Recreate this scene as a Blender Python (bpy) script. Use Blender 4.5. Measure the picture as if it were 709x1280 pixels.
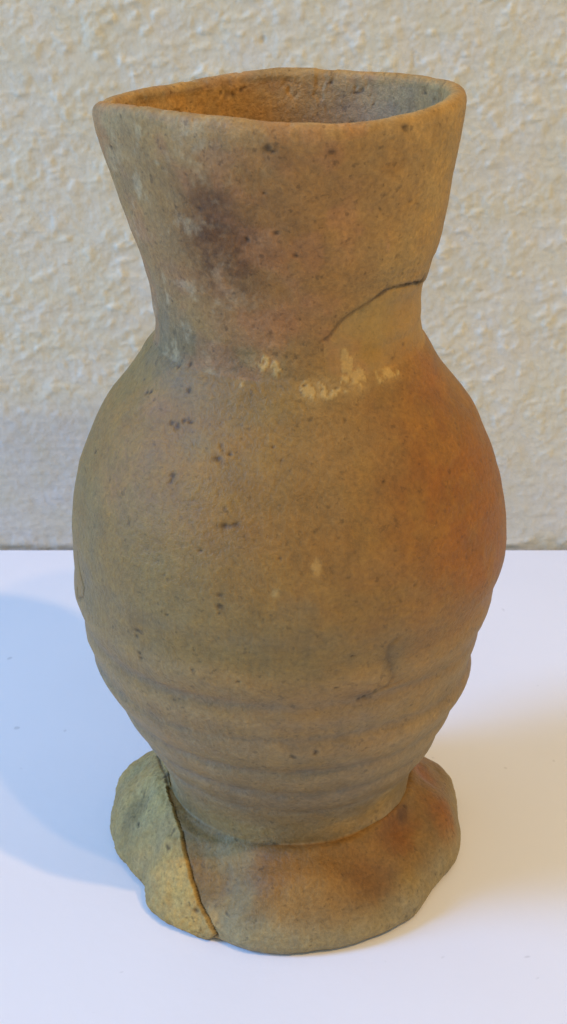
import bpy, math
import numpy as np

for o in list(bpy.data.objects):
    bpy.data.objects.remove(o)
S = bpy.context.scene
COL = S.collection

# ---- camera, light, exposure -------------------------------------------------
cam = bpy.data.objects.new('camera', bpy.data.cameras.new('camera'))
COL.objects.link(cam); S.camera = cam
cam.location = (0, -.33, .258)
cam.rotation_euler = (math.radians(90 - 25.8), 0, 0)
cam.data.sensor_fit = 'VERTICAL'; cam.data.sensor_height = 24.0
cam.data.lens = 24.0 * 1850 / 1280
cam.data.clip_start = .01; cam.data.clip_end = 50
cam.data.dof.use_dof = True; cam.data.dof.focus_distance = .36; cam.data.dof.aperture_fstop = 36

w = bpy.data.worlds.new('World'); S.world = w; w.use_nodes = True
bg = w.node_tree.nodes['Background']
bg.inputs[0].default_value = (.87, 1.0, .97, 1); bg.inputs[1].default_value = .46

def aim(o, loc, target=(0, 0, .08)):
    from mathutils import Vector
    o.location = loc
    o.rotation_euler = (Vector(target) - Vector(loc)).to_track_quat('-Z', 'Y').to_euler()
def polar(az, el, d):
    az, el = math.radians(az), math.radians(el)
    return (math.cos(el) * math.cos(az) * d, math.cos(el) * math.sin(az) * d, math.sin(el) * d)
def area(name, loc, sx, sy, power, color, spread=180):
    l = bpy.data.lights.new(name, 'AREA'); l.shape = 'RECTANGLE'; l.size = sx; l.size_y = sy
    l.energy = power; l.color = color; l.spread = math.radians(spread)
    o = bpy.data.objects.new(name, l); COL.objects.link(o); aim(o, loc); return o
def bulb(name, loc, power, color, rad):
    l = bpy.data.lights.new(name, 'POINT'); l.energy = power; l.color = color; l.shadow_soft_size = rad
    o = bpy.data.objects.new(name, l); COL.objects.link(o); o.location = loc; return o
WARM = (1.0, .61, .23)
bulb('ceiling_bulb', polar(-57.5, 60.5, 1.5), 11.5, WARM, .02)
bulb('ceiling_bulb', polar(-41, 59, 1.5), 24.0, WARM, .02)
area('window_light', polar(191, 29, 2.4), .60, 1.2, 66.0, (.19, .44, 1.0))

S.render.engine = 'CYCLES'
S.view_settings.view_transform = 'Standard'; S.view_settings.look = 'None'
S.view_settings.exposure = 0.0; S.view_settings.gamma = 1.0
S.cycles.max_bounces = 6

# ---- helpers -----------------------------------------------------------------
_LAT = np.random.default_rng(11).random(64 ** 3).astype(np.float32)
def vnoise(P, scale, seed=0):
    """periodic value noise, -1..1, cells of size `scale`"""
    Q = (P / scale + (1000.37 + seed * 7.13)).astype(np.float32)
    i = np.floor(Q); f = Q - i; i = i.astype(np.int32); f = f * f * f * (f * (f * 6 - 15) + 10)
    j = (i + 1) & 63; i = i & 63
    fx, fy, fz = f[..., 0], f[..., 1], f[..., 2]
    x = (i[..., 0] << 12, j[..., 0] << 12); y = (i[..., 1] << 6, j[..., 1] << 6); z = (i[..., 2], j[..., 2])
    def row(a, b):
        k = x[a] + y[b]; v0 = _LAT[k + z[0]]; return v0 + (_LAT[k + z[1]] - v0) * fz
    p = row(0, 0); p = p + (row(0, 1) - p) * fy; q = row(1, 0); q = q + (row(1, 1) - q) * fy
    return (p + (q - p) * fx).astype(float) * 2 - 1
def fbm(P, scale, octv=4, seed=0, gain=.55):
    a, s, t = 1.0, 0, 0
    for o in range(octv):
        s = s + a * vnoise(P, scale / 2 ** o, seed + o * 17); t += a; a *= gain
    return s / t
def lin(c):
    c = np.asarray(c, float) / 255.0
    return np.where(c <= .04045, c / 12.92, ((c + .055) / 1.055) ** 2.4)
def grid_mesh(name, V, F, mat, color=None, normals=None, parent=None):
    me = bpy.data.meshes.new(name)
    used = np.unique(F); remap = np.full(len(V), -1, np.int64); remap[used] = np.arange(len(used))
    F = remap[F]; V = V[used]
    me.vertices.add(len(V)); me.vertices.foreach_set('co', V.astype(np.float32).ravel())
    me.loops.add(F.size); me.loops.foreach_set('vertex_index', F.astype(np.int32).ravel())
    me.polygons.add(len(F)); me.polygons.foreach_set('loop_start', np.arange(0, F.size, F.shape[1], dtype=np.int32))
    me.polygons.foreach_set('use_smooth', np.ones(len(F), bool))
    me.update(calc_edges=True); me.validate()
    if color is not None:
        c = me.color_attributes.new('paint', 'FLOAT_COLOR', 'POINT')
        a = np.ones((len(V), 4), np.float32); a[:, :3] = color[used]; c.data.foreach_set('color', a.ravel())
    if normals is not None:
        me.normals_split_custom_set_from_vertices(normals[used].astype(np.float32))
    me.materials.append(mat)
    o = bpy.data.objects.new(name, me); COL.objects.link(o); o.parent = parent
    return o

def new_mat(name):
    m = bpy.data.materials.new(name); m.use_nodes = True
    return m, m.node_tree.nodes, m.node_tree.links, m.node_tree.nodes['Principled BSDF']
def clay(name, rough=.62, grain=1.0):
    m, n, l, b = new_mat(name)
    tc = n.new('ShaderNodeTexCoord')
    at = n.new('ShaderNodeAttribute'); at.attribute_name = 'paint'
    def noise(scale, det, rough_=.6):
        t = n.new('ShaderNodeTexNoise'); t.inputs['Scale'].default_value = scale; t.inputs['Detail'].default_value = det
        t.inputs['Roughness'].default_value = rough_; l.new(tc.outputs['Object'], t.inputs['Vector']); return t
    def ramp(src, a, b_, lo, hi):
        r = n.new('ShaderNodeMapRange'); r.inputs[1].default_value = a; r.inputs[2].default_value = b_
        r.inputs[3].default_value = lo; r.inputs[4].default_value = hi; l.new(src, r.inputs[0]); return r.outputs[0]
    def mul(c, f):
        v = n.new('ShaderNodeVectorMath'); v.operation = 'SCALE'; l.new(c, v.inputs[0]); l.new(f, v.inputs[3]); return v.outputs[0]
    c = at.outputs['Color']
    n1 = noise(140, 6, .65); n2 = noise(900, 4, .7); n3 = noise(520, 2); n4 = noise(150, 5, .6)
    c = mul(c, ramp(n1.outputs['Fac'], .3, .7, 1 - .13 * grain, 1 + .13 * grain))
    c = mul(c, ramp(n2.outputs['Fac'], .3, .7, 1 - .20 * grain, 1 + .20 * grain))
    c = mul(c, ramp(n3.outputs['Fac'], .29, .37, 1 - .28 * grain, 1.0))
    # faint hue drift between ochre and grey
    mx = n.new('ShaderNodeMix'); mx.data_type = 'RGBA'; mx.blend_type = 'MULTIPLY'
    l.new(ramp(n4.outputs['Fac'], .35, .65, 0, 1), mx.inputs[0]); l.new(c, mx.inputs[6]); mx.inputs[7].default_value = (1.07, .985, .80, 1)
    l.new(mx.outputs[2], b.inputs['Base Color'])
    l.new(ramp(n1.outputs['Fac'], .3, .7, rough - .07, rough + .08), b.inputs['Roughness'])
    b.inputs['Specular IOR Level'].default_value = .38
    bp = n.new('ShaderNodeBump'); bp.inputs['Strength'].default_value = .85; bp.inputs['Distance'].default_value = .0004
    ad = n.new('ShaderNodeMath'); ad.operation = 'ADD'; l.new(n2.outputs['Fac'], ad.inputs[0]); l.new(n1.outputs['Fac'], ad.inputs[1])
    l.new(ad.outputs[0], bp.inputs['Height']); l.new(bp.outputs[0], b.inputs['Normal'])
    return m
def thing_tags(o, label, cat):
    o['label'] = label; o['category'] = cat
# ---- jug shape tables -------------------------------------------------------
CAM_D, CAM_H, CAM_P = 0.33, 0.258, math.radians(25.8)
PZ = np.linspace(.0215, .197, 118)
PA = [-30.74, -30.75, -30.88, -31.13, -31.49, -32.00, -32.58, -33.21, -33.83, -34.50, -35.25, -36.07, -36.95,
      -37.82, -38.61, -39.41, -40.14, -40.87, -41.59, -42.31, -43.02, -43.75, -44.46, -45.22, -46.01, -46.83,
      -47.68, -48.47, -48.72, -48.95, -49.19, -49.41, -49.61, -49.85, -50.14, -50.53, -50.95, -51.40, -51.64,
      -51.87, -52.01, -52.03, -52.05, -52.07, -52.09, -52.09, -52.08, -52.08, -52.08, -52.03, -51.97, -51.91,
      -51.82, -51.68, -51.52, -51.36, -51.17, -50.88, -50.55, -50.20, -49.87, -49.49, -48.95, -48.36, -47.77,
      -47.16, -46.50, -45.81, -45.13, -44.40, -43.48, -42.57, -41.51, -40.27, -39.05, -37.87, -36.75, -35.64,
      -34.54, -33.47, -32.39, -31.42, -30.56, -29.96, -29.63, -29.63, -29.77, -29.91, -30.11, -30.34, -30.56,
      -30.82, -31.20, -31.60, -31.99, -32.38, -32.85, -33.39, -33.94, -34.50, -35.05, -35.59, -36.14, -36.69,
      -37.21, -37.73, -38.25, -38.75, -39.25, -39.74, -40.25, -40.70, -41.10, -41.50, -41.79, -42.01, -42.16, -42.11]
PB = [33.22, 33.38, 33.72, 34.10, 34.57, 35.17, 35.92, 36.76, 37.61, 38.46, 39.26, 40.05, 40.71, 41.22, 41.75,
      42.27, 42.78, 43.32, 43.95, 44.64, 45.34, 46.02, 46.66, 47.27, 47.87, 48.15, 48.10, 48.05, 48.03, 48.11,
      48.31, 48.63, 49.04, 49.55, 50.09, 50.56, 50.98, 51.36, 51.60, 51.85, 52.10, 52.37, 52.70, 53.17, 53.71,
      54.27, 54.68, 55.00, 54.96, 54.88, 54.79, 54.63, 54.48, 54.33, 54.11, 53.80, 53.50, 53.19, 52.90, 52.57,
      52.08, 51.58, 51.09, 50.61, 50.02, 49.32, 48.63, 47.95, 47.27, 46.61, 45.90, 44.88, 43.76, 42.62, 41.42,
      40.19, 38.96, 37.83, 36.85, 35.92, 34.98, 34.08, 33.31, 32.63, 32.09, 31.90, 31.82, 31.73, 31.72, 31.81,
      31.92, 32.35, 33.05, 33.48, 33.84, 34.25, 35.01, 35.45, 35.75, 36.06, 36.37, 36.67, 36.94, 37.18, 37.42,
      37.66, 37.90, 38.14, 38.38, 38.61, 38.85, 39.09, 39.32, 39.53, 39.70, 39.87, 39.98, 40.05]
RIM_Z = [3.9, 3.7, 3.1, 2.7, 2.2, 2.2, 2.1, 1.4, 0.6, 0.5, 0.8, 0.9, 0.7, 1.9, 3.1, 3.6, 3.9, 3.6, 2.8, 2.5, 2.6, 3.0, 3.7, 4.0]
FA = [-210, -204, -198, -192, -186, -180, -174, -168, -162, -156, -150, -144, -138, -132, -126, -120, -114, -108,
      -102, -96, -90, -84, -78, -72, -66, -60, -54, -48, -42, -36, -30, -24, -18, -12, -6, 0, 6, 12, 18, 24, 30, 36,
      42, 48, 54, 60, 66, 72, 78, 84, 90, 96, 102, 108, 114, 120, 126, 132, 138, 144, 150]
FR = [49.55, 52.07, 49.52, 48.57, 48.07, 47.86, 47.20, 46.87, 45.61, 45.04, 44.57, 44.28, 48.10, 48.06, 48.55,
      47.79, 46.79, 47.15, 48.98, 49.42, 49.56, 49.30, 49.40, 49.24, 48.77, 49.73, 48.93, 48.73, 47.60, 46.97,
      46.96, 46.92, 48.03, 47.80, 48.14, 48.12, 48.57, 49.31, 51.35, 52.47, 48.00, 48.00, 48.00, 48.00, 48.00,
      48.00, 48.00, 48.00, 48.00, 48.00, 48.00, 48.00, 48.00, 48.00, 48.00, 48.00, 48.00, 48.00, 48.00, 48.00, 49.55]

def zoff(phi):
    a = np.mod(np.degrees(phi), 360)
    return np.interp(a, np.arange(0, 361, 15), RIM_Z + RIM_Z[:1]) * 1e-3
def sstep(a, b, x):
    t = np.clip((x - a) / (b - a), 0, 1); return t * t * (3 - 2 * t)
def outline(z, phi, inset=0.0):
    """horizontal section of the vessel wall at nominal height z"""
    xa = np.interp(z, PZ, PA) * 1e-3 + inset; xb = np.interp(z, PZ, PB) * 1e-3 - inset
    c = np.cos(phi); s = np.sin(phi); w = sstep(.135, .197, z)
    p = 2 - w * .55 * np.clip(-c, 0, 1)
    k = (np.abs(c) ** p + np.abs(s) ** p) ** (-1 / p)
    r = (xb - xa) / 2
    x = (xa + xb) / 2 + r * k * c; y = r * k * s * (1 - .09 * w)
    zz = z + zoff(phi) * sstep(.150, .197, z)
    return np.stack(np.broadcast_arrays(x, y, zz), -1)
def foot_edge(phi):
    a = np.mod(np.degrees(phi) + 210, 360) - 210
    k = 0                                   # gaussian smoothing of the traced radii, so the lobes run round
    for da, wt in ((-6, .1), (-3, .23), (0, .34), (3, .23), (6, .1)):
        k = k + wt * np.interp(np.mod(a + da + 210, 360) - 210, FA, FR)
    return k * 1e-3
def foot_lift(phi):
    """how far the pinched lobes stand off the table"""
    return .0035 * np.clip(np.sin(phi) * .9 + .1, 0, 1) * (.6 + .4 * np.cos(4 * phi))
def foot_top(q, phi):
    """upper face of the thick pressed foot, q = 0 at the waist, 1 at the outermost edge"""
    s = math.sin(q * math.pi / 2)
    a = outline(np.full_like(phi, .0215), phi)
    re = foot_edge(phi); zb = foot_lift(phi) + .0030
    p = 1.55 + .35 * np.cos(5 * phi + 1.2)
    E = np.stack([re * np.cos(phi), re * np.sin(phi), zb], -1)
    P = a + (E - a) * s
    P[..., 2] = zb + (a[..., 2] - zb) * (1 - s ** p) ** .72
    return P
BLOBS = [
(-34.8,-13.2,189.9, 12.0,19.8, 137,113,82, 0.70,0.2),
(-27.0,-15.8,166.1, 12.0,13.2, 135,106,75, 0.60,0.2),
(-19.6,-31.3,195.5, 7.6,5.7, 169,141,105, 0.40,0.1),
(-13.6,-34.5,194.6, 4.4,3.1, 173,143,105, 0.30,0.3),
(34.6,-16.1,189.1, 14.0,33.0, 167,134,74, 0.75,0.1),
(20.5,-29.5,181.9, 14.0,19.8, 159,124,72, 0.50,0.2),
(-0.7,-35.6,185.1, 18.0,19.8, 140,104,63, 0.50,0.2),
(-5.8,-29.9,157.9, 12.0,7.9, 150,106,76, 0.45,0.3),
(6.0,-30.8,160.3, 8.0,5.7, 150,108,80, 0.40,0.3),
(-14.3,-31.1,178.7, 10.4,11.9, 120,78,39, 0.70,0.1),
(-10.7,-31.8,174.0, 7.2,6.6, 90,53,23, 0.60,0.2),
(-15.1,-31.7,183.9, 5.6,4.0, 88,51,23, 0.55,0.2),
(-17.4,-28.8,176.8, 2.4,4.8, 90,55,25, 0.40,0.3),
(-11.4,-32.4,178.6, 4.8,3.5, 90,53,23, 0.40,0.3),
(-4.1,-33.0,171.3, 7.2,5.3, 112,84,53, 0.50,0.4),
(-1.7,-34.9,180.8, 7.2,5.7, 116,86,53, 0.40,0.5),
(-19.7,-24.0,164.9, 12.0,3.5, 150,109,77, 0.40,0.4),
(-28.0,-9.6,151.2, 6.0,13.2, 122,107,86, 0.85,0.2),
(-23.0,-18.8,147.1, 11.2,5.7, 109,97,75, 0.90,0.3),
(-12.0,-27.6,147.1, 11.2,3.3, 103,89,66, 0.85,0.3),
(-4.2,-30.0,148.3, 5.2,3.5, 120,106,72, 0.50,0.4),
(-24.8,-20.7,141.8, 5.2,2.6, 124,109,84, 0.50,0.4),
(-14.5,-26.0,150.6, 2.4,1.8, 160,137,114, 0.50,0.5),
(-9.3,-29.0,146.5, 2.4,1.1, 84,74,44, 0.70,0.6),
(-37.2,-11.3,196.3, 6.0,3.5, 150,131,100, 0.60,0.4),
(9.2,-35.7,192.9, 2.4,5.7, 118,96,67, 0.60,0.4),
(-0.7,-37.0,194.4, 3.6,2.6, 116,86,53, 0.50,0.5),
(22.1,-29.9,190.1, 2.8,1.5, 125,95,53, 0.60,0.5),
(-5.7,-32.4,169.4, 12.0,11.0, 138,100,59, 0.35,0.2),
(7.3,-33.7,176.7, 12.0,17.6, 148,110,65, 0.40,0.2),
(-3.9,-37.3,198.2, 24.0,2.2, 158,124,80, 0.40,0.3),
(24.7,-23.4,166.7, 6.0,11.0, 161,132,78, 0.40,0.2),
(-18.3,-23.5,147.1, 16.0,5.3, 116,102,82, 0.60,0.2),
(-26.5,-13.3,154.2, 3.2,6.6, 133,117,96, 0.50,0.2),
(19.9,-24.0,156.0, 8.0,6.6, 155,129,76, 0.80,0.3),
(28.3,-14.9,157.9, 3.6,3.5, 146,121,80, 0.70,0.3),
(17.5,-25.8,148.9, 5.2,3.5, 157,127,63, 0.80,0.4),
(25.8,-18.7,147.1, 6.8,2.6, 152,116,63, 0.40,0.3),
(31.2,-24.7,134.2, 16.0,17.6, 133,87,25, 0.70,0.1),
(38.6,-30.4,118.9, 16.0,22.0, 137,89,26, 0.70,0.1),
(45.0,-29.0,104.3, 8.0,13.2, 149,93,29, 0.50,0.1),
(25.2,-40.2,121.9, 12.0,17.6, 132,93,32, 0.40,0.1),
(32.7,-35.1,121.3, 12.0,8.8, 132,79,21, 0.50,0.2),
(33.4,-40.5,108.4, 12.0,6.6, 135,91,30, 0.40,0.2),
(33.6,-13.4,139.5, 10.0,5.7, 146,93,43, 0.60,0.2),
(13.0,-38.5,132.4, 18.0,19.8, 134,104,64, 0.50,0.2),
(-9.3,-34.2,138.3, 22.0,11.0, 130,106,65, 0.50,0.2),
(-19.8,-40.2,125.4, 12.0,13.2, 136,106,53, 0.60,0.2),
(-4.1,-45.6,124.2, 14.0,15.4, 130,100,51, 0.40,0.2),
(-27.1,-43.5,107.8, 12.0,11.0, 126,110,67, 0.40,0.2),
(11.3,-30.4,144.2, 12.0,4.4, 124,102,65, 0.50,0.3),
(-9.3,-32.5,140.7, 16.0,5.3, 122,104,67, 0.50,0.3),
(7.6,-50.1,113.1, 22.0,13.2, 136,100,51, 0.50,0.2),
(-42.6,-26.3,111.3, 6.0,26.4, 129,107,69, 0.60,0.1),
(-45.8,-25.1,91.9, 7.2,19.8, 123,107,78, 0.70,0.1),
(-35.7,-38.0,84.3, 12.0,13.2, 127,107,76, 0.80,0.2),
(-38.5,-27.2,119.5, 5.2,4.8, 147,107,54, 0.40,0.3),
(-18.2,-49.7,91.3, 18.0,11.0, 124,108,69, 0.50,0.2),
(8.0,-52.7,89.0, 22.0,7.9, 120,106,67, 0.60,0.2),
(25.7,-47.7,94.3, 14.0,8.8, 132,104,58, 0.40,0.2),
(37.7,-36.3,83.1, 8.0,15.4, 132,106,64, 0.50,0.2),
(-9.7,-49.9,74.9, 24.0,3.5, 135,116,94, 0.50,0.3),
(15.4,-48.8,76.1, 14.0,3.5, 139,114,85, 0.40,0.3),
(-0.7,-48.3,63.2, 30.0,6.6, 128,112,89, 0.70,0.2),
(23.7,-41.2,57.9, 10.0,6.6, 148,120,80, 0.60,0.2),
(-0.9,-39.1,40.3, 26.0,8.8, 120,108,94, 0.90,0.2),
(31.2,-36.6,61.4, 10.0,6.6, 146,123,85, 0.60,0.2),
(8.2,-48.4,68.5, 14.0,1.8, 122,109,99, 0.50,0.4),
(8.6,-44.6,53.8, 16.0,1.5, 120,107,96, 0.50,0.4),
(24.5,-46.4,84.3, 2.6,5.7, 108,98,74, 0.70,0.5),
(23.5,-47.2,85.5, 1.6,4.4, 99,90,71, 0.60,0.6),
(17.1,-48.2,76.1, 2.8,1.1, 104,83,57, 0.60,0.6),
(7.0,-51.0,110.1, 1.0,3.1, 176,149,102, 0.70,0.6),
(-1.5,-52.5,104.3, 1.0,1.1, 168,149,108, 0.50,0.6),
(-19.8,-35.5,131.3, 5.2,2.6, 130,116,83, 0.40,0.4),
(-28.5,-23.1,136.0, 5.2,2.6, 151,113,76, 0.40,0.4),
(25.4,-23.4,28.5, 6.0,6.6, 152,127,80, 0.70,0.2),
(17.2,-28.3,25.0, 8.0,3.1, 152,123,71, 0.60,0.3),
(13.0,-41.1,14.8, 22.0,14.3, 130,95,49, 0.85,0.2),
(-0.8,-37.9,19.6, 12.0,8.6, 134,99,47, 0.70,0.3),
(41.5,-11.8,14.6, 6.0,15.4, 130,85,40, 0.90,0.2),
(38.3,3.6,18.9, 6.0,6.6, 134,87,45, 0.80,0.2),
(30.0,-22.4,18.7, 8.0,4.8, 116,73,34, 0.80,0.4),
(22.0,-37.3,13.4, 8.0,6.3, 110,77,42, 0.80,0.4),
(31.4,-17.6,20.4, 2.4,2.6, 88,63,38, 0.70,0.5),
(-2.8,-37.7,19.5, 12.0,4.0, 124,85,43, 0.40,0.3),
(-2.9,-31.7,22.1, 10.0,2.3, 96,80,51, 0.70,0.4),
(9.0,-45.3,10.9, 14.0,6.3, 148,120,76, 0.50,0.4),
(5.0,-43.5,14.6, 6.0,4.6, 154,124,81, 0.40,0.5),
(34.0,-31.5,7.1, 5.2,6.3, 130,110,63, 0.60,0.3),
(-10.7,-46.4,6.0, 12.0,4.0, 136,128,101, 0.80,0.3),
(9.0,-48.5,3.5, 18.0,3.1, 129,122,95, 0.80,0.3),
(29.3,-38.8,4.4, 8.0,4.0, 129,116,84, 0.60,0.3),
(-10.8,-41.7,12.9, 4.0,17.2, 129,118,88, 0.80,0.3),
(-13.9,-33.2,18.7, 6.8,5.7, 125,118,95, 0.90,0.3),
(-22.3,-25.5,20.4, 3.2,6.6, 131,117,88, 0.90,0.3),
(-18.2,-27.6,20.6, 1.6,3.4, 94,79,53, 0.50,0.5),
(-11.0,-29.9,25.0, 8.0,2.2, 135,123,94, 0.50,0.4),
(46.6,-7.8,6.3, 1.4,11.0, 134,114,82, 0.50,0.3),
(-36.1,-10.2,18.5, 10.0,15.4, 152,140,103, 0.95,0.2),
(-41.3,12.0,13.0, 5.2,5.7, 143,133,98, 0.90,0.3),
(-40.4,-8.3,14.6, 4.4,7.5, 115,104,77, 0.75,0.4),
(-42.6,-11.9,9.2, 3.6,5.7, 122,108,79, 0.60,0.4),
(-26.0,-35.6,10.7, 6.8,14.3, 171,149,96, 0.95,0.2),
(-28.4,-31.9,12.6, 5.2,5.7, 171,144,92, 0.50,0.4),
(-18.3,-43.1,4.2, 2.4,5.1, 197,151,64, 0.90,0.4),
(-22.0,-39.2,8.8, 2.0,7.4, 185,149,79, 0.60,0.3),
(-24.8,-40.5,4.4, 5.2,3.4, 176,149,94, 0.60,0.4),
(-28.9,-12.3,26.8, 2.8,5.7, 133,129,110, 0.70,0.3),
]
INNER_BLOBS = [
(-23.6,28.3,194.0, 18.0,8.8, 178,132,64, 0.85,0.2),
(-28.9,22.8,194.0, 12.0,6.6, 187,137,64, 0.60,0.2),
(-2.8,37.0,193.6, 10.0,6.6, 158,117,71, 0.60,0.2),
(-4.6,37.2,196.5, 8.0,3.1, 158,105,71, 0.50,0.3),
(16.4,33.1,191.4, 10.0,8.8, 135,109,84, 0.80,0.2),
(27.5,26.4,194.3, 12.0,8.8, 139,120,100, 0.90,0.2),
(32.6,21.1,196.4, 6.0,4.4, 126,113,100, 0.60,0.3),
(12.5,34.6,191.4, 0.8,0.9, 206,177,130, 0.90,0.8),
(5.1,36.2,190.8, 4.4,4.0, 133,110,76, 0.50,0.4),
]
PLASTER = [(5.3,-32.0,143.6,1.4), (6.5,-32.6,142.4,1.2), (7.7,-32.8,141.8,1.0), (9.6,-31.9,142.4,1.0), (14.1,-27.9,147.1,1.2), (15.2,-28.2,145.3,1.8), 
  (14.3,-29.6,143.6,1.4), (15.9,-29.2,143.0,1.4), (12.7,-28.2,148.9,1.0), (21.1,-25.2,144.2,1.6), (23.1,-23.5,144.2,1.2), (24.7,-22.4,143.6,0.8), 
  (7.2,-31.4,144.2,1.0), (16.8,-27.7,144.8,1.0), (11.5,-31.0,143.0,1.0), (8.6,-31.5,143.6,1.0), (-4.2,-30.0,148.3,1.2), (-1.7,-30.6,147.1,1.0), 
  (13.1,-28.0,150.0,0.8), (-9.3,-30.1,144.2,0.6), (36.7,-31.1,60.2,0.4)]
PITS = [(-31.4,-3.7,21.4,1.2), (-31.0,-6.3,21.4,0.8), (-24.6,-29.1,134.2,0.6), (-23.3,-30.2,134.2,0.8), (-21.7,-30.3,135.4,0.6), (-20.4,-31.3,135.4,0.6), 
  (-13.6,-37.5,132.4,0.6), (-13.4,-38.1,131.8,0.4), (-14.3,-39.2,130.1,0.8), (-13.5,-40.1,129.5,0.6), (-11.6,-39.2,131.3,0.6), (-24.2,-37.5,125.4,0.8), 
  (-24.6,-38.0,124.2,0.6), (-12.7,-46.8,117.8,0.8), (-11.5,-47.1,117.8,0.6), (-10.2,-47.2,118.3,0.8), (-13.7,-50.6,103.1,0.6), (-13.7,-50.9,100.2,0.8), 
  (-13.8,-51.0,99.0,0.4), (-33.1,-40.7,88.4,0.8), (-33.2,-40.4,86.7,0.6), (-32.7,-40.5,82.5,0.6), (-32.4,-40.7,81.4,0.6), (-20.7,-26.1,140.7,0.8), 
  (-29.6,-19.2,137.7,0.8), (-30.6,-18.3,137.1,0.6), (-3.2,-37.1,195.8,1.0), (-2.1,-37.1,195.1,0.6), (-37.1,-9.5,190.0,0.6), (24.5,-29.2,198.1,1.0), 
  (9.5,-35.8,194.7,0.8), (-20.7,-22.3,145.3,0.6), (-23.1,-20.4,144.2,0.6), (7.4,-47.3,60.2,0.6), (7.1,-47.2,59.7,0.4), (18.2,-47.4,74.9,0.6), 
  (16.9,-47.7,74.3,0.6), (20.8,-46.7,76.1,0.6), (1.9,-47.5,59.1,0.6), (-20.2,-48.1,83.1,0.4), (-25.7,-46.0,95.5,0.4), (-43.6,-15.4,121.3,0.6), 
  (11.6,-50.5,79.6,0.4), (-29.2,-26.8,16.0,0.8), (-21.7,-40.2,7.4,0.8), (-39.0,-13.9,13.7,0.8), (-4.2,-52.9,98.4,0.4), (-26.2,-44.7,104.8,0.4), 
  (-0.7,-50.8,111.9,0.4), (-9.9,-51.1,82.0,0.4), (15.0,-51.0,87.8,0.4), (-18.0,-47.2,111.9,0.4), (-34.4,-36.0,113.1,0.4), (28.9,-45.0,102.5,0.4), 
  (21.7,-40.4,125.4,0.4), (-2.3,-39.7,133.0,0.4), (4.4,-31.8,144.2,0.4), (-7.2,-33.4,176.5,0.6), (-1.4,-34.5,178.2,0.6), (2.5,-33.7,173.0,0.6), 
  (-17.3,-30.0,182.0,0.6), (-3.9,-35.7,186.6,0.4)]
INNER_PITS = [(-15.0,34.1,194.0,0.8), (-13.5,34.8,194.1,0.8), (-11.2,35.7,194.9,0.8), (-10.6,36.0,195.5,0.4), (0.4,37.4,197.9,0.6), (-8.1,36.5,195.1,0.4), 
  (19.3,32.2,195.0,0.8), (20.6,31.6,195.7,0.6), (15.7,32.8,187.1,0.6), (18.5,31.6,187.7,0.8), (36.0,15.8,197.3,0.8), (12.6,35.2,196.8,0.6), 
  (-1.0,36.9,192.5,0.4), (23.9,29.1,192.9,0.4), (6.7,36.4,194.4,0.4), (-3.6,37.3,197.2,0.4)]
CRACK_NECK = [(7.5,-29.6,153.0), (9.6,-29.1,154.2), (12.0,-28.5,157.2), (14.6,-27.9,159.1), (17.1,-27.0,160.3), (19.6,-25.8,161.6), 
  (21.8,-24.4,162.9), (24.2,-22.4,162.9), (27.1,-19.0,162.3), (29.3,-15.5,161.7), (30.8,-11.7,160.5)]
CRACK_FOOT = [(-30.8,-8.8,21.4), (-28.4,-17.0,21.0), (-26.0,-24.6,19.3), (-24.2,-31.2,15.8), (-22.3,-36.3,12.1), (-20.5,-39.8,8.8), 
  (-18.4,-42.5,5.6), (-16.5,-44.2,3.1)]
CRACK_WAIST = [(-35.1,10.3,18.3), (-33.4,3.0,20.3), (-31.4,-3.4,21.4), (-30.4,-8.5,21.4)]
SCAR = [(-49.2,-16.9,96.0), (-49.2,-17.4,93.1), (-48.4,-19.6,90.8), (-47.3,-22.1,89.0), (-47.7,-21.0,86.1), (-49.5,-16.1,83.1), 
  (-49.8,-15.4,85.5)]
DENT = [(25.1,-47.7,90.2), (23.6,-48.2,89.0), (23.0,-47.8,86.7), (23.8,-46.5,82.5), (24.7,-45.4,79.0), (23.7,-45.5,76.7), 
  (20.7,-46.6,75.5), (18.2,-47.3,74.3)]
BOWL_ARC = [(20.7,-46.6,75.5), (26.5,-44.1,77.3)]
LINE_MORTAR = [(7.0,-31.8,143.6), (13.0,-31.3,141.8), (20.1,-26.7,143.0), (25.7,-21.8,143.0), (31.9,-11.7,143.0)]
PAINT_GAIN = (.89, .96, 1.25)

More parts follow.
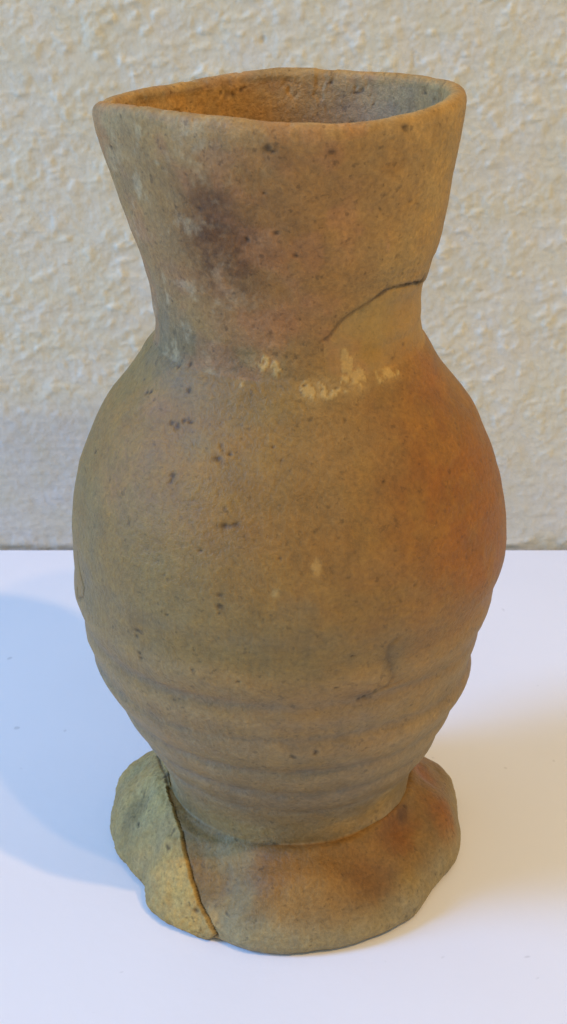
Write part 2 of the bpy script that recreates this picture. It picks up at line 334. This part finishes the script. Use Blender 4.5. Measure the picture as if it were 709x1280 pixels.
# ---- table top ---------------------------------------------------------------
WALL_Y = .1735
def mk_table():
    m, n, l, b = new_mat('white_board')
    tc = n.new('ShaderNodeTexCoord')
    t = n.new('ShaderNodeTexNoise'); t.inputs['Scale'].default_value = 260; t.inputs['Detail'].default_value = 5
    l.new(tc.outputs['Object'], t.inputs['Vector'])
    t2 = n.new('ShaderNodeTexNoise'); t2.inputs['Scale'].default_value = 9; t2.inputs['Detail'].default_value = 3
    l.new(tc.outputs['Object'], t2.inputs['Vector'])
    r = n.new('ShaderNodeValToRGB'); r.color_ramp.elements[0].color = (.82, .82, .85, 1); r.color_ramp.elements[1].color = (.87, .87, .90, 1)
    r.color_ramp.elements[0].position = .3; r.color_ramp.elements[1].position = .7
    l.new(t2.outputs['Fac'], r.inputs[0])
    t3 = n.new('ShaderNodeTexNoise'); t3.inputs['Scale'].default_value = 190; t3.inputs['Detail'].default_value = 1
    l.new(tc.outputs['Object'], t3.inputs['Vector'])
    sp = n.new('ShaderNodeMapRange'); sp.inputs[1].default_value = .20; sp.inputs[2].default_value = .235
    sp.inputs[3].default_value = .80; sp.inputs[4].default_value = 1.0; l.new(t3.outputs['Fac'], sp.inputs[0])
    sc = n.new('ShaderNodeVectorMath'); sc.operation = 'SCALE'; l.new(r.outputs[0], sc.inputs[0]); l.new(sp.outputs[0], sc.inputs[3])
    l.new(sc.outputs[0], b.inputs['Base Color'])
    b.inputs['Roughness'].default_value = .6; b.inputs['Specular IOR Level'].default_value = .3
    bp = n.new('ShaderNodeBump'); bp.inputs['Strength'].default_value = .35; bp.inputs['Distance'].default_value = .0002
    l.new(t.outputs['Fac'], bp.inputs['Height']); l.new(bp.outputs[0], b.inputs['Normal'])
    # a slab with a small rounded arris, built as a section swept along x
    x0, x1, y0, y1, th, rr = -.75, .75, -.62, .1712, .022, .0012
    sec = []
    for cx_, cy_, a0 in ((y1 - rr, -rr, 90), (y1 - rr, -th + rr, 0), (y0 + rr, -th + rr, -90), (y0 + rr, -rr, -180)):
        for k in range(5):
            a = math.radians(a0 - 90 * k / 4)
            sec.append((cx_ + rr * math.cos(a), cy_ + rr * math.sin(a)))
    ns = len(sec)
    V = [(x, p[0], p[1]) for x in (x0, x1) for p in sec]
    F = [(i, (i + 1) % ns, ns + (i + 1) % ns, ns + i) for i in range(ns)] + [tuple(range(ns - 1, -1, -1)), tuple(range(ns, 2 * ns))]
    me = bpy.data.meshes.new('tabletop'); me.from_pydata(V, [], F); me.materials.append(m)
    me.update()
    o = bpy.data.objects.new('tabletop', me); COL.objects.link(o)
    thing_tags(o, 'smooth white tabletop under the stoneware jug, its back edge against the plaster wall', 'tabletop')
mk_table()

# ---- rough plaster wall ------------------------------------------------------
def mk_wall():
    m, n, l, b = new_mat('cream_plaster')
    at = n.new('ShaderNodeAttribute'); at.attribute_name = 'paint'
    tc = n.new('ShaderNodeTexCoord')
    t = n.new('ShaderNodeTexNoise'); t.inputs['Scale'].default_value = 420; t.inputs['Detail'].default_value = 4
    l.new(tc.outputs['Object'], t.inputs['Vector'])
    mp = n.new('ShaderNodeMapRange'); mp.inputs[1].default_value = .3; mp.inputs[2].default_value = .7
    mp.inputs[3].default_value = .93; mp.inputs[4].default_value = 1.07; l.new(t.outputs['Fac'], mp.inputs[0])
    v = n.new('ShaderNodeVectorMath'); v.operation = 'SCALE'; l.new(at.outputs['Color'], v.inputs[0]); l.new(mp.outputs[0], v.inputs[3])
    l.new(v.outputs[0], b.inputs['Base Color']); b.inputs['Roughness'].default_value = .55
    b.inputs['Specular IOR Level'].default_value = .5
    bp = n.new('ShaderNodeBump'); bp.inputs['Strength'].default_value = .9; bp.inputs['Distance'].default_value = .0004
    l.new(t.outputs['Fac'], bp.inputs['Height']); l.new(bp.outputs[0], b.inputs['Normal'])
    def axis(lo, hi, a, b_, fine, coarse):
        left = np.linspace(lo, a, coarse, endpoint=False); mid = np.arange(a, b_, fine); right = np.linspace(b_, hi, coarse)
        return np.concatenate([left, mid, right])
    xs = axis(-.8, .8, -.19, .19, .00055, 60); zs = np.concatenate([np.linspace(-.05, -.004, 4), np.arange(-.003, .25, .00055), np.linspace(.251, .8, 70)])
    X, Z = np.meshgrid(xs, zs)
    P = np.stack([X, np.zeros_like(X), Z], -1)
    W = P + .0016 * np.stack([fbm(P, .006, 2, 5), 0 * X, fbm(P, .006, 2, 9)], -1)
    SH = lambda Q: np.stack([Q[..., 0] * .70, Q[..., 1], Q[..., 2] - .14 * Q[..., 0]], -1)   # float strokes run up to the right
    W2 = SH(W); a = fbm(W2, .0036, 3, 21); bb = fbm(SH(P), .0027, 2, 33, .4); big = fbm(P, .03, 3, 40)
    dabs = np.clip(a * 1.3 + .1, -.35, 1) ; dabs = np.where(dabs > 0, dabs ** 1.2, dabs * .5)
    clots = np.clip(bb - .12 + .25 * big, 0, 1) ** 1.1
    h = .0005 * dabs + .0009 * clots + .0009 * big
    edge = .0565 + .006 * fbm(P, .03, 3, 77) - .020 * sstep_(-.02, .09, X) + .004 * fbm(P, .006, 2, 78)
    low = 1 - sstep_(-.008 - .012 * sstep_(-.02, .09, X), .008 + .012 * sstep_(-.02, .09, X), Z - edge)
    # trowelled skirting zone: drawn nearly flat, long horizontal drags
    drag = fbm(P * np.array([.25, 1, 1.3]), .004, 3, 90)
    hl = .00030 * drag + .0006 * big + .00035 * clots + .00018 * dabs
    h = h * (1 - low) + hl * low
    pim = np.clip(vnoise(P, .0045, 55) - .84, 0, 1) * 6
    h = h - .0008 * pim * (1 - .5 * low)
    h = h + .0013 * np.exp(-((Z - .002) / .0022) ** 2) * (fbm(P, .010, 3, 60) + .25)
    P = np.stack([X, WALL_Y - h, Z], -1)
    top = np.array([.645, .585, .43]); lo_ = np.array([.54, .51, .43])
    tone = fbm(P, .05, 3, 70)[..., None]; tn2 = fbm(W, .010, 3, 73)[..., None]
    lo_ = lo_ + np.array([.07, .045, -.005]) * sstep_(-.02, .06, X)[..., None]  # low band painted greyer to the left, as if warm lamp light were blocked
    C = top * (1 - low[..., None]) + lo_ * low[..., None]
    C = C * (1 + .05 * tone + .04 * tn2) * (1 + np.array([-.02, 0, .09]) * tn2)
    C = C * (1 + .14 * np.clip(clots, 0, .5)[..., None] * (1 - low[..., None]))
    C = C * (1 - .35 * np.clip(pim, 0, 1)[..., None])
    ny, nx = X.shape; idx = np.arange(nx * ny).reshape(ny, nx)
    F = np.stack([idx[:-1, :-1], idx[:-1, 1:], idx[1:, 1:], idx[1:, :-1]], -1).reshape(-1, 4)
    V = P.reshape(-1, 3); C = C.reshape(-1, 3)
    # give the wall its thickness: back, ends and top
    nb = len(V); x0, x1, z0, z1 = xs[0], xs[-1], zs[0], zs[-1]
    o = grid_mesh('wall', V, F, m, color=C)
    o['label'] = 'rough cream plaster wall behind the white tabletop, smoother and greyer near its foot'; o['kind'] = 'structure'
def sstep_(a, b, x):
    t = np.clip((x - a) / (b - a), 0, 1); return t * t * (3 - 2 * t)
mk_wall()

# ---- the jug -----------------------------------------------------------------
NP_ = 760
PH = np.arange(NP_) * 2 * math.pi / NP_
rings = []; zone = []                   # zone: 0 foot, 1 body outside, 2 neck outside + lip, 3 neck inside, 4 body inside
def add(P, zn): rings.append(P); zone.append(zn)
re = foot_edge(PH); ze = foot_lift(PH)
def foot_ring(inset, z):
    return np.stack([(re - inset) * np.cos(PH), (re - inset) * np.sin(PH), z], -1)
ub = ze.copy()                           # underside follows the lifted lobes
for rr, hh in ((.001, .004), (.010, .004), (.020, .0036), (.028, .0028)):
    add(np.stack([rr * np.cos(PH), rr * np.sin(PH), hh + 0 * PH], -1), 0)
for ins, hh in ((.014, .0012), (.011, .0002), (.008, 0), (.006, 0), (.0045, 0), (.0034, .00005)):
    k = np.clip(1 - ins / .014, 0, 1)
    add(foot_ring(ins, ub * k + hh), 0)
for k in range(1, 8):
    a = math.pi / 2 * k / 8
    add(foot_ring(.0032 * (1 - math.sin(a)), ub + .0030 * (1 - math.cos(a))), 0)
N_UNDER = len(rings)
for q in np.linspace(1, .0, 96)[:-1]: add(foot_top(q, PH), 0)
ZC = .1445                                # where the neck is luted on to the shoulder
for z in np.linspace(.0215, ZC, 270): add(outline(np.full(NP_, z), PH), 1)
for z in np.linspace(ZC, .1948, 128)[1:]: add(outline(np.full(NP_, z), PH), 2)
TH = .0044
for k in range(1, 14):                   # rounded lip
    a = math.pi * k / 14
    P = outline(np.full(NP_, .1948), PH, TH / 2 * (1 - math.cos(a))); P[..., 2] += .0026 * math.sin(a) ** .8
    add(P, 2)
for z in np.linspace(.1945, ZC, 110): add(outline(np.full(NP_, z), PH, TH - .0003 * math.sin((z - .14) * 50)), 3)
for z in np.linspace(ZC, .027, 70)[1:]: add(outline(np.full(NP_, z), PH, TH), 4)
for f in (.8, .5, .2, .02):
    P = outline(np.full(NP_, .026), PH, TH); P[..., :2] *= f; add(P, 4)
G = np.array(rings); zone = np.array(zone); NR = len(G)

def vert_normals(G):
    dp = np.roll(G, -1, 1) - np.roll(G, 1, 1); dr = np.gradient(G, axis=0)
    n = np.cross(dp, dr); L = np.linalg.norm(n, axis=-1, keepdims=True)
    return n / np.maximum(L, 1e-12)
N0 = vert_normals(G)
ZN = zone[:, None] + 0 * PH[None]
outer = ((ZN <= 2)).astype(float)
mm = G * 1000.0                           # feature tables are in millimetres
MZ = mm[..., 2]
phi = np.broadcast_to(PH[None], MZ.shape)
aphi = np.where(phi > math.pi, phi - 2 * math.pi, phi)
flat = mm.reshape(-1, 3)
def poly_dist(line):
    """distance to a 3-D polyline, its running parameter and the nearest point"""
    L = np.array(line, float); best = np.full(len(flat), 1e9); par = np.zeros(len(flat)); near = np.zeros_like(flat)
    for i in range(len(L) - 1):
        a, b = L[i], L[i + 1]; ab = b - a
        t = np.clip(((flat - a) @ ab) / (ab @ ab + 1e-9), 0, 1)
        q = a + t[:, None] * ab; d = np.linalg.norm(flat - q, axis=1)
        m = d < best; best[m] = d[m]; par[m] = (i + t)[m]; near[m] = q[m]
    return best.reshape(MZ.shape), par.reshape(MZ.shape) / (len(L) - 1), near.reshape(mm.shape)
wob = np.stack([fbm(mm, 5, 3, 101), fbm(mm, 5, 3, 131), fbm(mm, 5, 3, 151)], -1)
wobf = np.stack([fbm(mm, 1.6, 2, 201), fbm(mm, 1.6, 2, 231), fbm(mm, 1.6, 2, 251)], -1)
mw = mm + wobf * .35

# sherd masks
cn = np.array(CRACK_NECK); cphi = np.arctan2(cn[:, 1], cn[:, 0]); o_ = np.argsort(cphi)
zt = np.interp(aphi, np.r_[cphi[o_], .35, .75], np.r_[cn[o_, 2], 156.5, 143.0], left=0, right=0)
zt = zt + .6 * wobf[..., 2] * (aphi > cphi[0])
neckish = (ZN == 2) | (ZN == 3)
sher_n = neckish & (MZ < zt) & (aphi > cphi[o_][0]) & (aphi < .75)
cf = np.array(CRACK_FOOT); rad = np.hypot(mm[..., 0], mm[..., 1])
crad = np.hypot(cf[:, 0], cf[:, 1]); cfp = np.arctan2(cf[:, 1], cf[:, 0]); cfp = np.where(cfp > 0, cfp - 2 * math.pi, cfp)
# crack angle as a function of how far out on the foot we are
reb = np.broadcast_to(re[None] * 1000, rad.shape)
o2 = np.argsort(crad)
pcr = np.interp(rad, crad[o2], cfp[o2]) + .010 * wobf[..., 0] + .012 * wob[..., 1]
nphi = np.where(aphi > math.radians(60), aphi - 2 * math.pi, aphi)     # -300 .. 60 deg
sher_f = (ZN == 0) & (nphi < pcr) & (nphi > math.radians(-232))

# relief
H = np.zeros(MZ.shape)                    # millimetres along the normal
H += outer * (.35 * fbm(mm, 26, 2, 1) + .16 * fbm(mm, 9, 3, 2) + .09 * fbm(mm, 2.2, 4, 3, .7))
H += (1 - outer) * (.35 * fbm(mm, 14, 3, 4) + .05 * fbm(mm, 2.2, 3, 3))
lipz = np.exp(-((np.arange(NR) - np.searchsorted(zone, 3)) / 14.0) ** 2)[:, None]
H += .30 * lipz * fbm(mm, 7, 3, 6) - .35 * lipz * sstep(.25, .5, fbm(mm, 3.2, 2, 7))
zt_ = MZ + 1.6 * aphi / math.pi + .6 * wob[..., 0] + 1.2 * fbm(mm, 40, 1, 15)      # throwing rings climb slightly, as from a wheel
bodyo = (ZN == 1).astype(float); RING = np.zeros(MZ.shape)
for z0, amp, wd in ((80, .45, 3.2), (73.5, -.38, 1.6), (68.5, .34, 2.6), (62.5, -.30, 1.4), (57.5, .22, 2.4), (51, -.40, 1.4), (46.5, .32, 2.6), (41.5, -.26, 1.2), (38, .20, 1.8), (33, -.24, 1.2), (92, -.10, 2.5)):
    ring = bodyo * amp * np.exp(-((zt_ - z0) / wd) ** 2) * (1 + .8 * fbm(mm + z0 * 9, 18, 2, 12)); H += 1.2 * ring; RING += ring
for z0, amp, wd in ((152, .16, 1.6), (158.5, -.10, 1.6), (170, .10, 2.5), (183, -.12, 3)):
    H += (ZN == 2) * amp * np.exp(-((MZ - z0 + wob[..., 1]) / wd) ** 2)
# luting seam: a soft, smeared groove round the base of the neck, clay drawn up over it
H += outer * (-.30 * np.exp(-((MZ - 145.5 + 1.2 * wob[..., 2]) / 1.2) ** 2) - .30 * (.5 + .9 * vnoise(mm, 14, 307)) * np.exp(-((MZ - 149.6 + 1.6 * wob[..., 0]) / 1.0) ** 2) + .30 * np.exp(-((MZ - 142.0 + 1.5 * wob[..., 1]) / 1.8) ** 2))
# waist seam above the foot
H += (-.30 + .45 * vnoise(mm, 9, 308)) * np.exp(-((rad - 33.0) / 1.4) ** 2) * np.exp(-((MZ - 21) / 2.0) ** 2)
H += (.9 * np.exp(-((aphi + .45) / .5) ** 2) + .6 * np.exp(-((aphi + 1.45) / .5) ** 2) + .25) * np.exp(-((rad - 34.0) / 2.2) ** 2) * np.exp(-((MZ - 21) / 3.0) ** 2)   # clay smeared from wall to foot
# finger hollows on the foot
footo = ((ZN == 0) & (np.arange(NR)[:, None] > 12)).astype(float)
for a_, r_, dp_, wa in ((-35, 37.5, 2.0, .15), (-58, 42.5, 1.9, .15), (-13, 44, -1.1, .20), (-84, 42.5, -1.0, .28), (-46, 47, -.5, .12), (-106, 36, 1.2, .22), (-66, 36.5, .7, .16), (-168, 40, 1.5, .18), (-132, 40, -.6, .2), (5, 39, .9, .16), (-146, 42, .9, .14), (24, 42, 1.2, .2), (60, 42, 1.2, .2), (110, 42, 1.2, .2), (150, 42, 1.2, .2)):
    da = (aphi - math.radians(a_) + math.pi) % (2 * math.pi) - math.pi
    H -= 1.3 * footo * dp_ * np.exp(-(da / wa) ** 2 - ((rad - r_) / 4.2) ** 2)

paintd = np.zeros(MZ.shape)               # darkness of cracks and pits, 0..1
d, par, _ = poly_dist(CRACK_NECK)
wd = .30 + .28 * vnoise(mm, 3.0, 300) ** 2 + .25 * par
g = np.exp(-(d / wd) ** 2) * outer
H -= .30 * g * (.5 + par); paintd = np.maximum(paintd, g * np.clip(.25 + .75 * par + .25 * vnoise(mm, 4, 301), 0, .9))
H -= .34 * sher_n * (ZN == 2) * np.exp(-d / 5) * (.4 + par)
dd = np.linalg.norm(mm - np.array([31.2, -10.6, 160.5]), axis=-1); k = np.exp(-(dd / 1.3) ** 2) * outer
H -= .9 * k; paintd = np.maximum(paintd, k)
# crack in the foot; the mended piece stands slightly proud
arc = np.abs(nphi - pcr) * rad
onf = footo * (MZ < 26)
g = np.exp(-(arc / (.27 + .10 * vnoise(mm, 4, 305))) ** 2) * onf
H -= .55 * g
paintd = np.maximum(paintd, g * np.clip(.62 + .4 * vnoise(mm, 4, 302), 0, 1))
H += 1.0 * sher_f * onf * np.exp(-arc / 9) * sstep(.0, .9, arc)
H += .55 * sher_f * onf * fbm(mm, 3.5, 4, 303, .65)
H += footo * .5 * fbm(mm, 8, 3, 304)
for line, dep, wdt, dk in ((CRACK_WAIST, .4, .45, .75), (SCAR, .35, .35, .45), (DENT, .32, .75, .28), (BOWL_ARC, .15, .4, .1)):
    d, par, _ = poly_dist(line); g = np.exp(-(d / (wdt * (1 + .4 * vnoise(mm, 3, 310)))) ** 2) * outer
    H -= dep * g; paintd = np.maximum(paintd, dk * g)
rng = np.random.default_rng(7)
def pits(lst, mask, deep, dark):
    global H, paintd
    for x, y, z, r in lst:
        v = mw - np.array([x, y, z]); dz = v[..., 2]; du = np.hypot(v[..., 0], v[..., 1])
        a = rng.uniform(.75, 1.5)
        q = np.sqrt((du / (r * a)) ** 2 + (dz / (r / a)) ** 2)
        k = np.exp(-(q * 1.15) ** 2.6) * mask
        H -= deep * k; paintd = np.maximum(paintd, dark * k)
pits(PITS, outer, .30, .80)
def inward(x, y, z, r):
    k = 1 - 4.2 / math.hypot(x, y); return (x * k, y * k, z, r)
pits([inward(*p) for p in INNER_PITS], 1 - outer, .3, .85)
cand = flat[(ZN.ravel() <= 3) & (flat[:, 2] > 8)]
sel = cand[rng.integers(0, len(cand), 90)]
pits([(*p, rng.uniform(.28, .55)) for p in sel], np.ones(MZ.shape), .15, .45)
plas = np.zeros(MZ.shape)
for x, y, z, r in PLASTER:
    v = mm + wobf * 1.3 + wob * .8 - np.array([x, y, z]); q = np.linalg.norm(v, axis=-1) / (r * 1.15)
    plas = np.maximum(plas, 1 - sstep(.85, 1.1, q))
plas *= outer * (.15 + .85 * sstep(-.25, .0, fbm(mm, 1.7, 3, 402)))
H += .20 * plas
halo = outer * sum(np.exp(-(np.linalg.norm(mm + wob - np.array([x, y, z]), axis=-1) / (r * 1.9)) ** 2) for x, y, z, r in PLASTER)

V = G + N0 * (H * 1e-3)[..., None]
V[..., 2] = np.maximum(V[..., 2], .00005)

# ---- clay colours (what the fired clay, stains and mends look like) ----------
GAIN = np.array(PAINT_GAIN)
def col(c): return lin(c) / GAIN
C = np.zeros(mm.shape) + col((131, 106, 64))
def over(C, wgt, c): return C + (col(c) - C) * np.clip(wgt, 0, 1)[..., None]
C = over(C, sstep(140, 150, MZ + 3 * wob[..., 0]), (141, 113, 72))
C = over(C, .8 * (1 - sstep(44, 84, MZ + 8 * wob[..., 0])), (132, 118, 96))
C = over(C, (ZN == 0) * 1.0, (122, 98, 58))
C = over(C, .3 * sstep(-.1, .5, fbm(mm, 15, 3, 410)) * (MZ > 30), (136, 102, 58))
C = over(C, .30 * sstep(0, .5, fbm(mm, 11, 3, 420)), (118, 108, 86))
C = over(C, .85 * (ZN >= 3) , (152, 118, 78))
C = over(C, sher_f * .8, (158, 138, 98))
C = over(C, sher_n * .9, (160, 132, 86))
def blobs(C, lst, mask):
    for x, y, z, rx, ry, r, g, b, st, ed in lst:
        k_ = min(rx, ry)
        v = mm + wob * (.22 * k_ + .5) + wobf * min(.25 * k_, .6) - np.array([x, y, z])
        du = np.hypot(v[..., 0], v[..., 1]); q = np.sqrt((du / rx) ** 2 + (v[..., 2] / ry) ** 2)
        soft = np.exp(-(q * 1.05) ** 2); hard = 1 - sstep(.75, 1.15, q)
        tex = 1 + (.35 * ed) * fbm(mm, 2.0, 2, 500)
        C = over(C, st * ((1 - ed) * soft + ed * hard) * mask * tex, (r, g, b))
    return C
fm = (ZN == 0); nf = outer * (1 - fm)
main = [b for b in BLOBS if b[2] > 23]
foot_b = [b for b in BLOBS if b[2] <= 23]
C = blobs(C, main, nf)
fl = (mm + 1.5 * wob - np.array([46.0, -20.0, 108.0])) / np.array([24, 30, 27]); fl = np.exp(-(fl ** 2).sum(-1) * 1.1)
C = over(C, nf * (ZN == 1) * np.clip(fl * 1.15, 0, .85), (138, 87, 20))
shb = [b for b in foot_b if b[0] < -15 and math.atan2(b[1], b[0]) < -2.0 or b[0] < -26]
C = blobs(C, [b for b in foot_b if b not in shb], fm * (1.0 - sher_f))
C = blobs(C, shb, fm * (1.0 * sher_f + .0))
C = blobs(C, INNER_BLOBS, (ZN >= 3) * 1.0)
# pale edge of lip, pale worn edge of foot
C = over(C, .65 * lipz * (.7 + .6 * fbm(mm, 4, 3, 430)), (180, 152, 110))
chalk = sstep(.05, .42, fbm(mm, 5, 4, 431, .65)) * (ZN == 2) * np.exp(-((mm[..., 0] + 24) / 16) ** 2)
C = over(C, .40 * chalk, (176, 164, 144))
C = over(C, .35 * sstep(-.05, .35, fbm(mm, 9, 3, 432)) * (ZN == 2) * (mm[..., 0] < 22), (158, 112, 84))
C = over(C, .20 * sstep(.0, .35, fbm(mm, 7, 4, 433, .6)) * (ZN == 1), (142, 112, 52))
ed_ = np.exp(-((reb - rad) / (2.6 + .8 * wob[..., 0])) ** 2) * fm
C = over(C, .8 * ed_ * (1 - sher_f), (142, 132, 110))
eg = np.exp(-(arc / 1.0) ** 2) * sher_f * onf * sstep(.3, .7, arc) * (.7 + .6 * vnoise(mm, 2, 306))
C = over(C, .6 * eg, (182, 158, 98))
# ring troughs painted grey and ridges tan, standing in for grazing light
C = over(C, np.clip(-RING * 1.6, 0, .5), (112, 102, 92)); C = over(C, np.clip(RING * 1.3, 0, .4), (146, 124, 92))
C = over(C, np.clip(halo, 0, 1) * .30 * (1 + fbm(mm, 2, 3, 403)), (168, 140, 94))
C = over(C, plas * .65, (184, 158, 108))
# sooty speckle of the smudge on the neck
sd = np.linalg.norm((mm - np.array([-13.5, -31.0, 173.0])) / np.array([9, 9, 11]), axis=-1)
C = over(C, .85 * np.exp(-sd ** 2) * sstep(-.3, .35, fbm(mm * np.array([1, 1, 1.3]), 2.4, 4, 440, .7)) * (ZN == 2), (72, 42, 0))
C = over(C, np.clip(paintd, 0, 1), (44, 32, 20))
C = np.clip(C * (1 + .09 * fbm(mm, 3.5, 4, 450, .7))[..., None], .003, .9)

NN = vert_normals(V)
idx = np.arange(NR * NP_).reshape(NR, NP_); nx_ = np.roll(idx, -1, 1)
F = np.stack([idx[:-1], nx_[:-1], nx_[1:], idx[1:]], -1)
zf = zone[:-1][:, None] + 0 * PH[None]
fn = (sher_n[:-1] & (zf >= 2)) & (zf <= 3); ff = sher_f[:-1] & (zf == 0)
jug = bpy.data.objects.new('jug', None); COL.objects.link(jug); jug.empty_display_size = .02
thing_tags(jug, 'mended brown stoneware jug with flared neck and pinched wavy foot, standing on white tabletop', 'jug')
Vf, Cf, Nf = V.reshape(-1, 3), C.reshape(-1, 3), NN.reshape(-1, 3)
mats = {'neck': clay('fired_clay_neck', .60, 1.25), 'body': clay('fired_clay_body', .50, 1.05), 'foot': clay('fired_clay_foot', .58, 1.2), 'sherd': clay('worn_sherd_clay', .72, 1.35)}
def part(name, mask, mat, label=None):
    o = grid_mesh(name, Vf, F[mask], mat, Cf, Nf, jug)
    if label: o['label'] = label
    return o
part('body', ((zf == 1) | (zf == 4)), mats['body'])
part('neck', ((zf == 2) | (zf == 3)) & ~fn, mats['neck'])
part('foot', (zf == 0) & ~ff, mats['foot'])
part('neck_sherd', fn, clay('smooth_fill_clay', .58, .6), 'smoother mended sherd at the base of the neck, bounded by a dark crack')
part('foot_sherd', ff, mats['sherd'], 'pale yellow-grey mended sherd of the foot, edged by a crack')
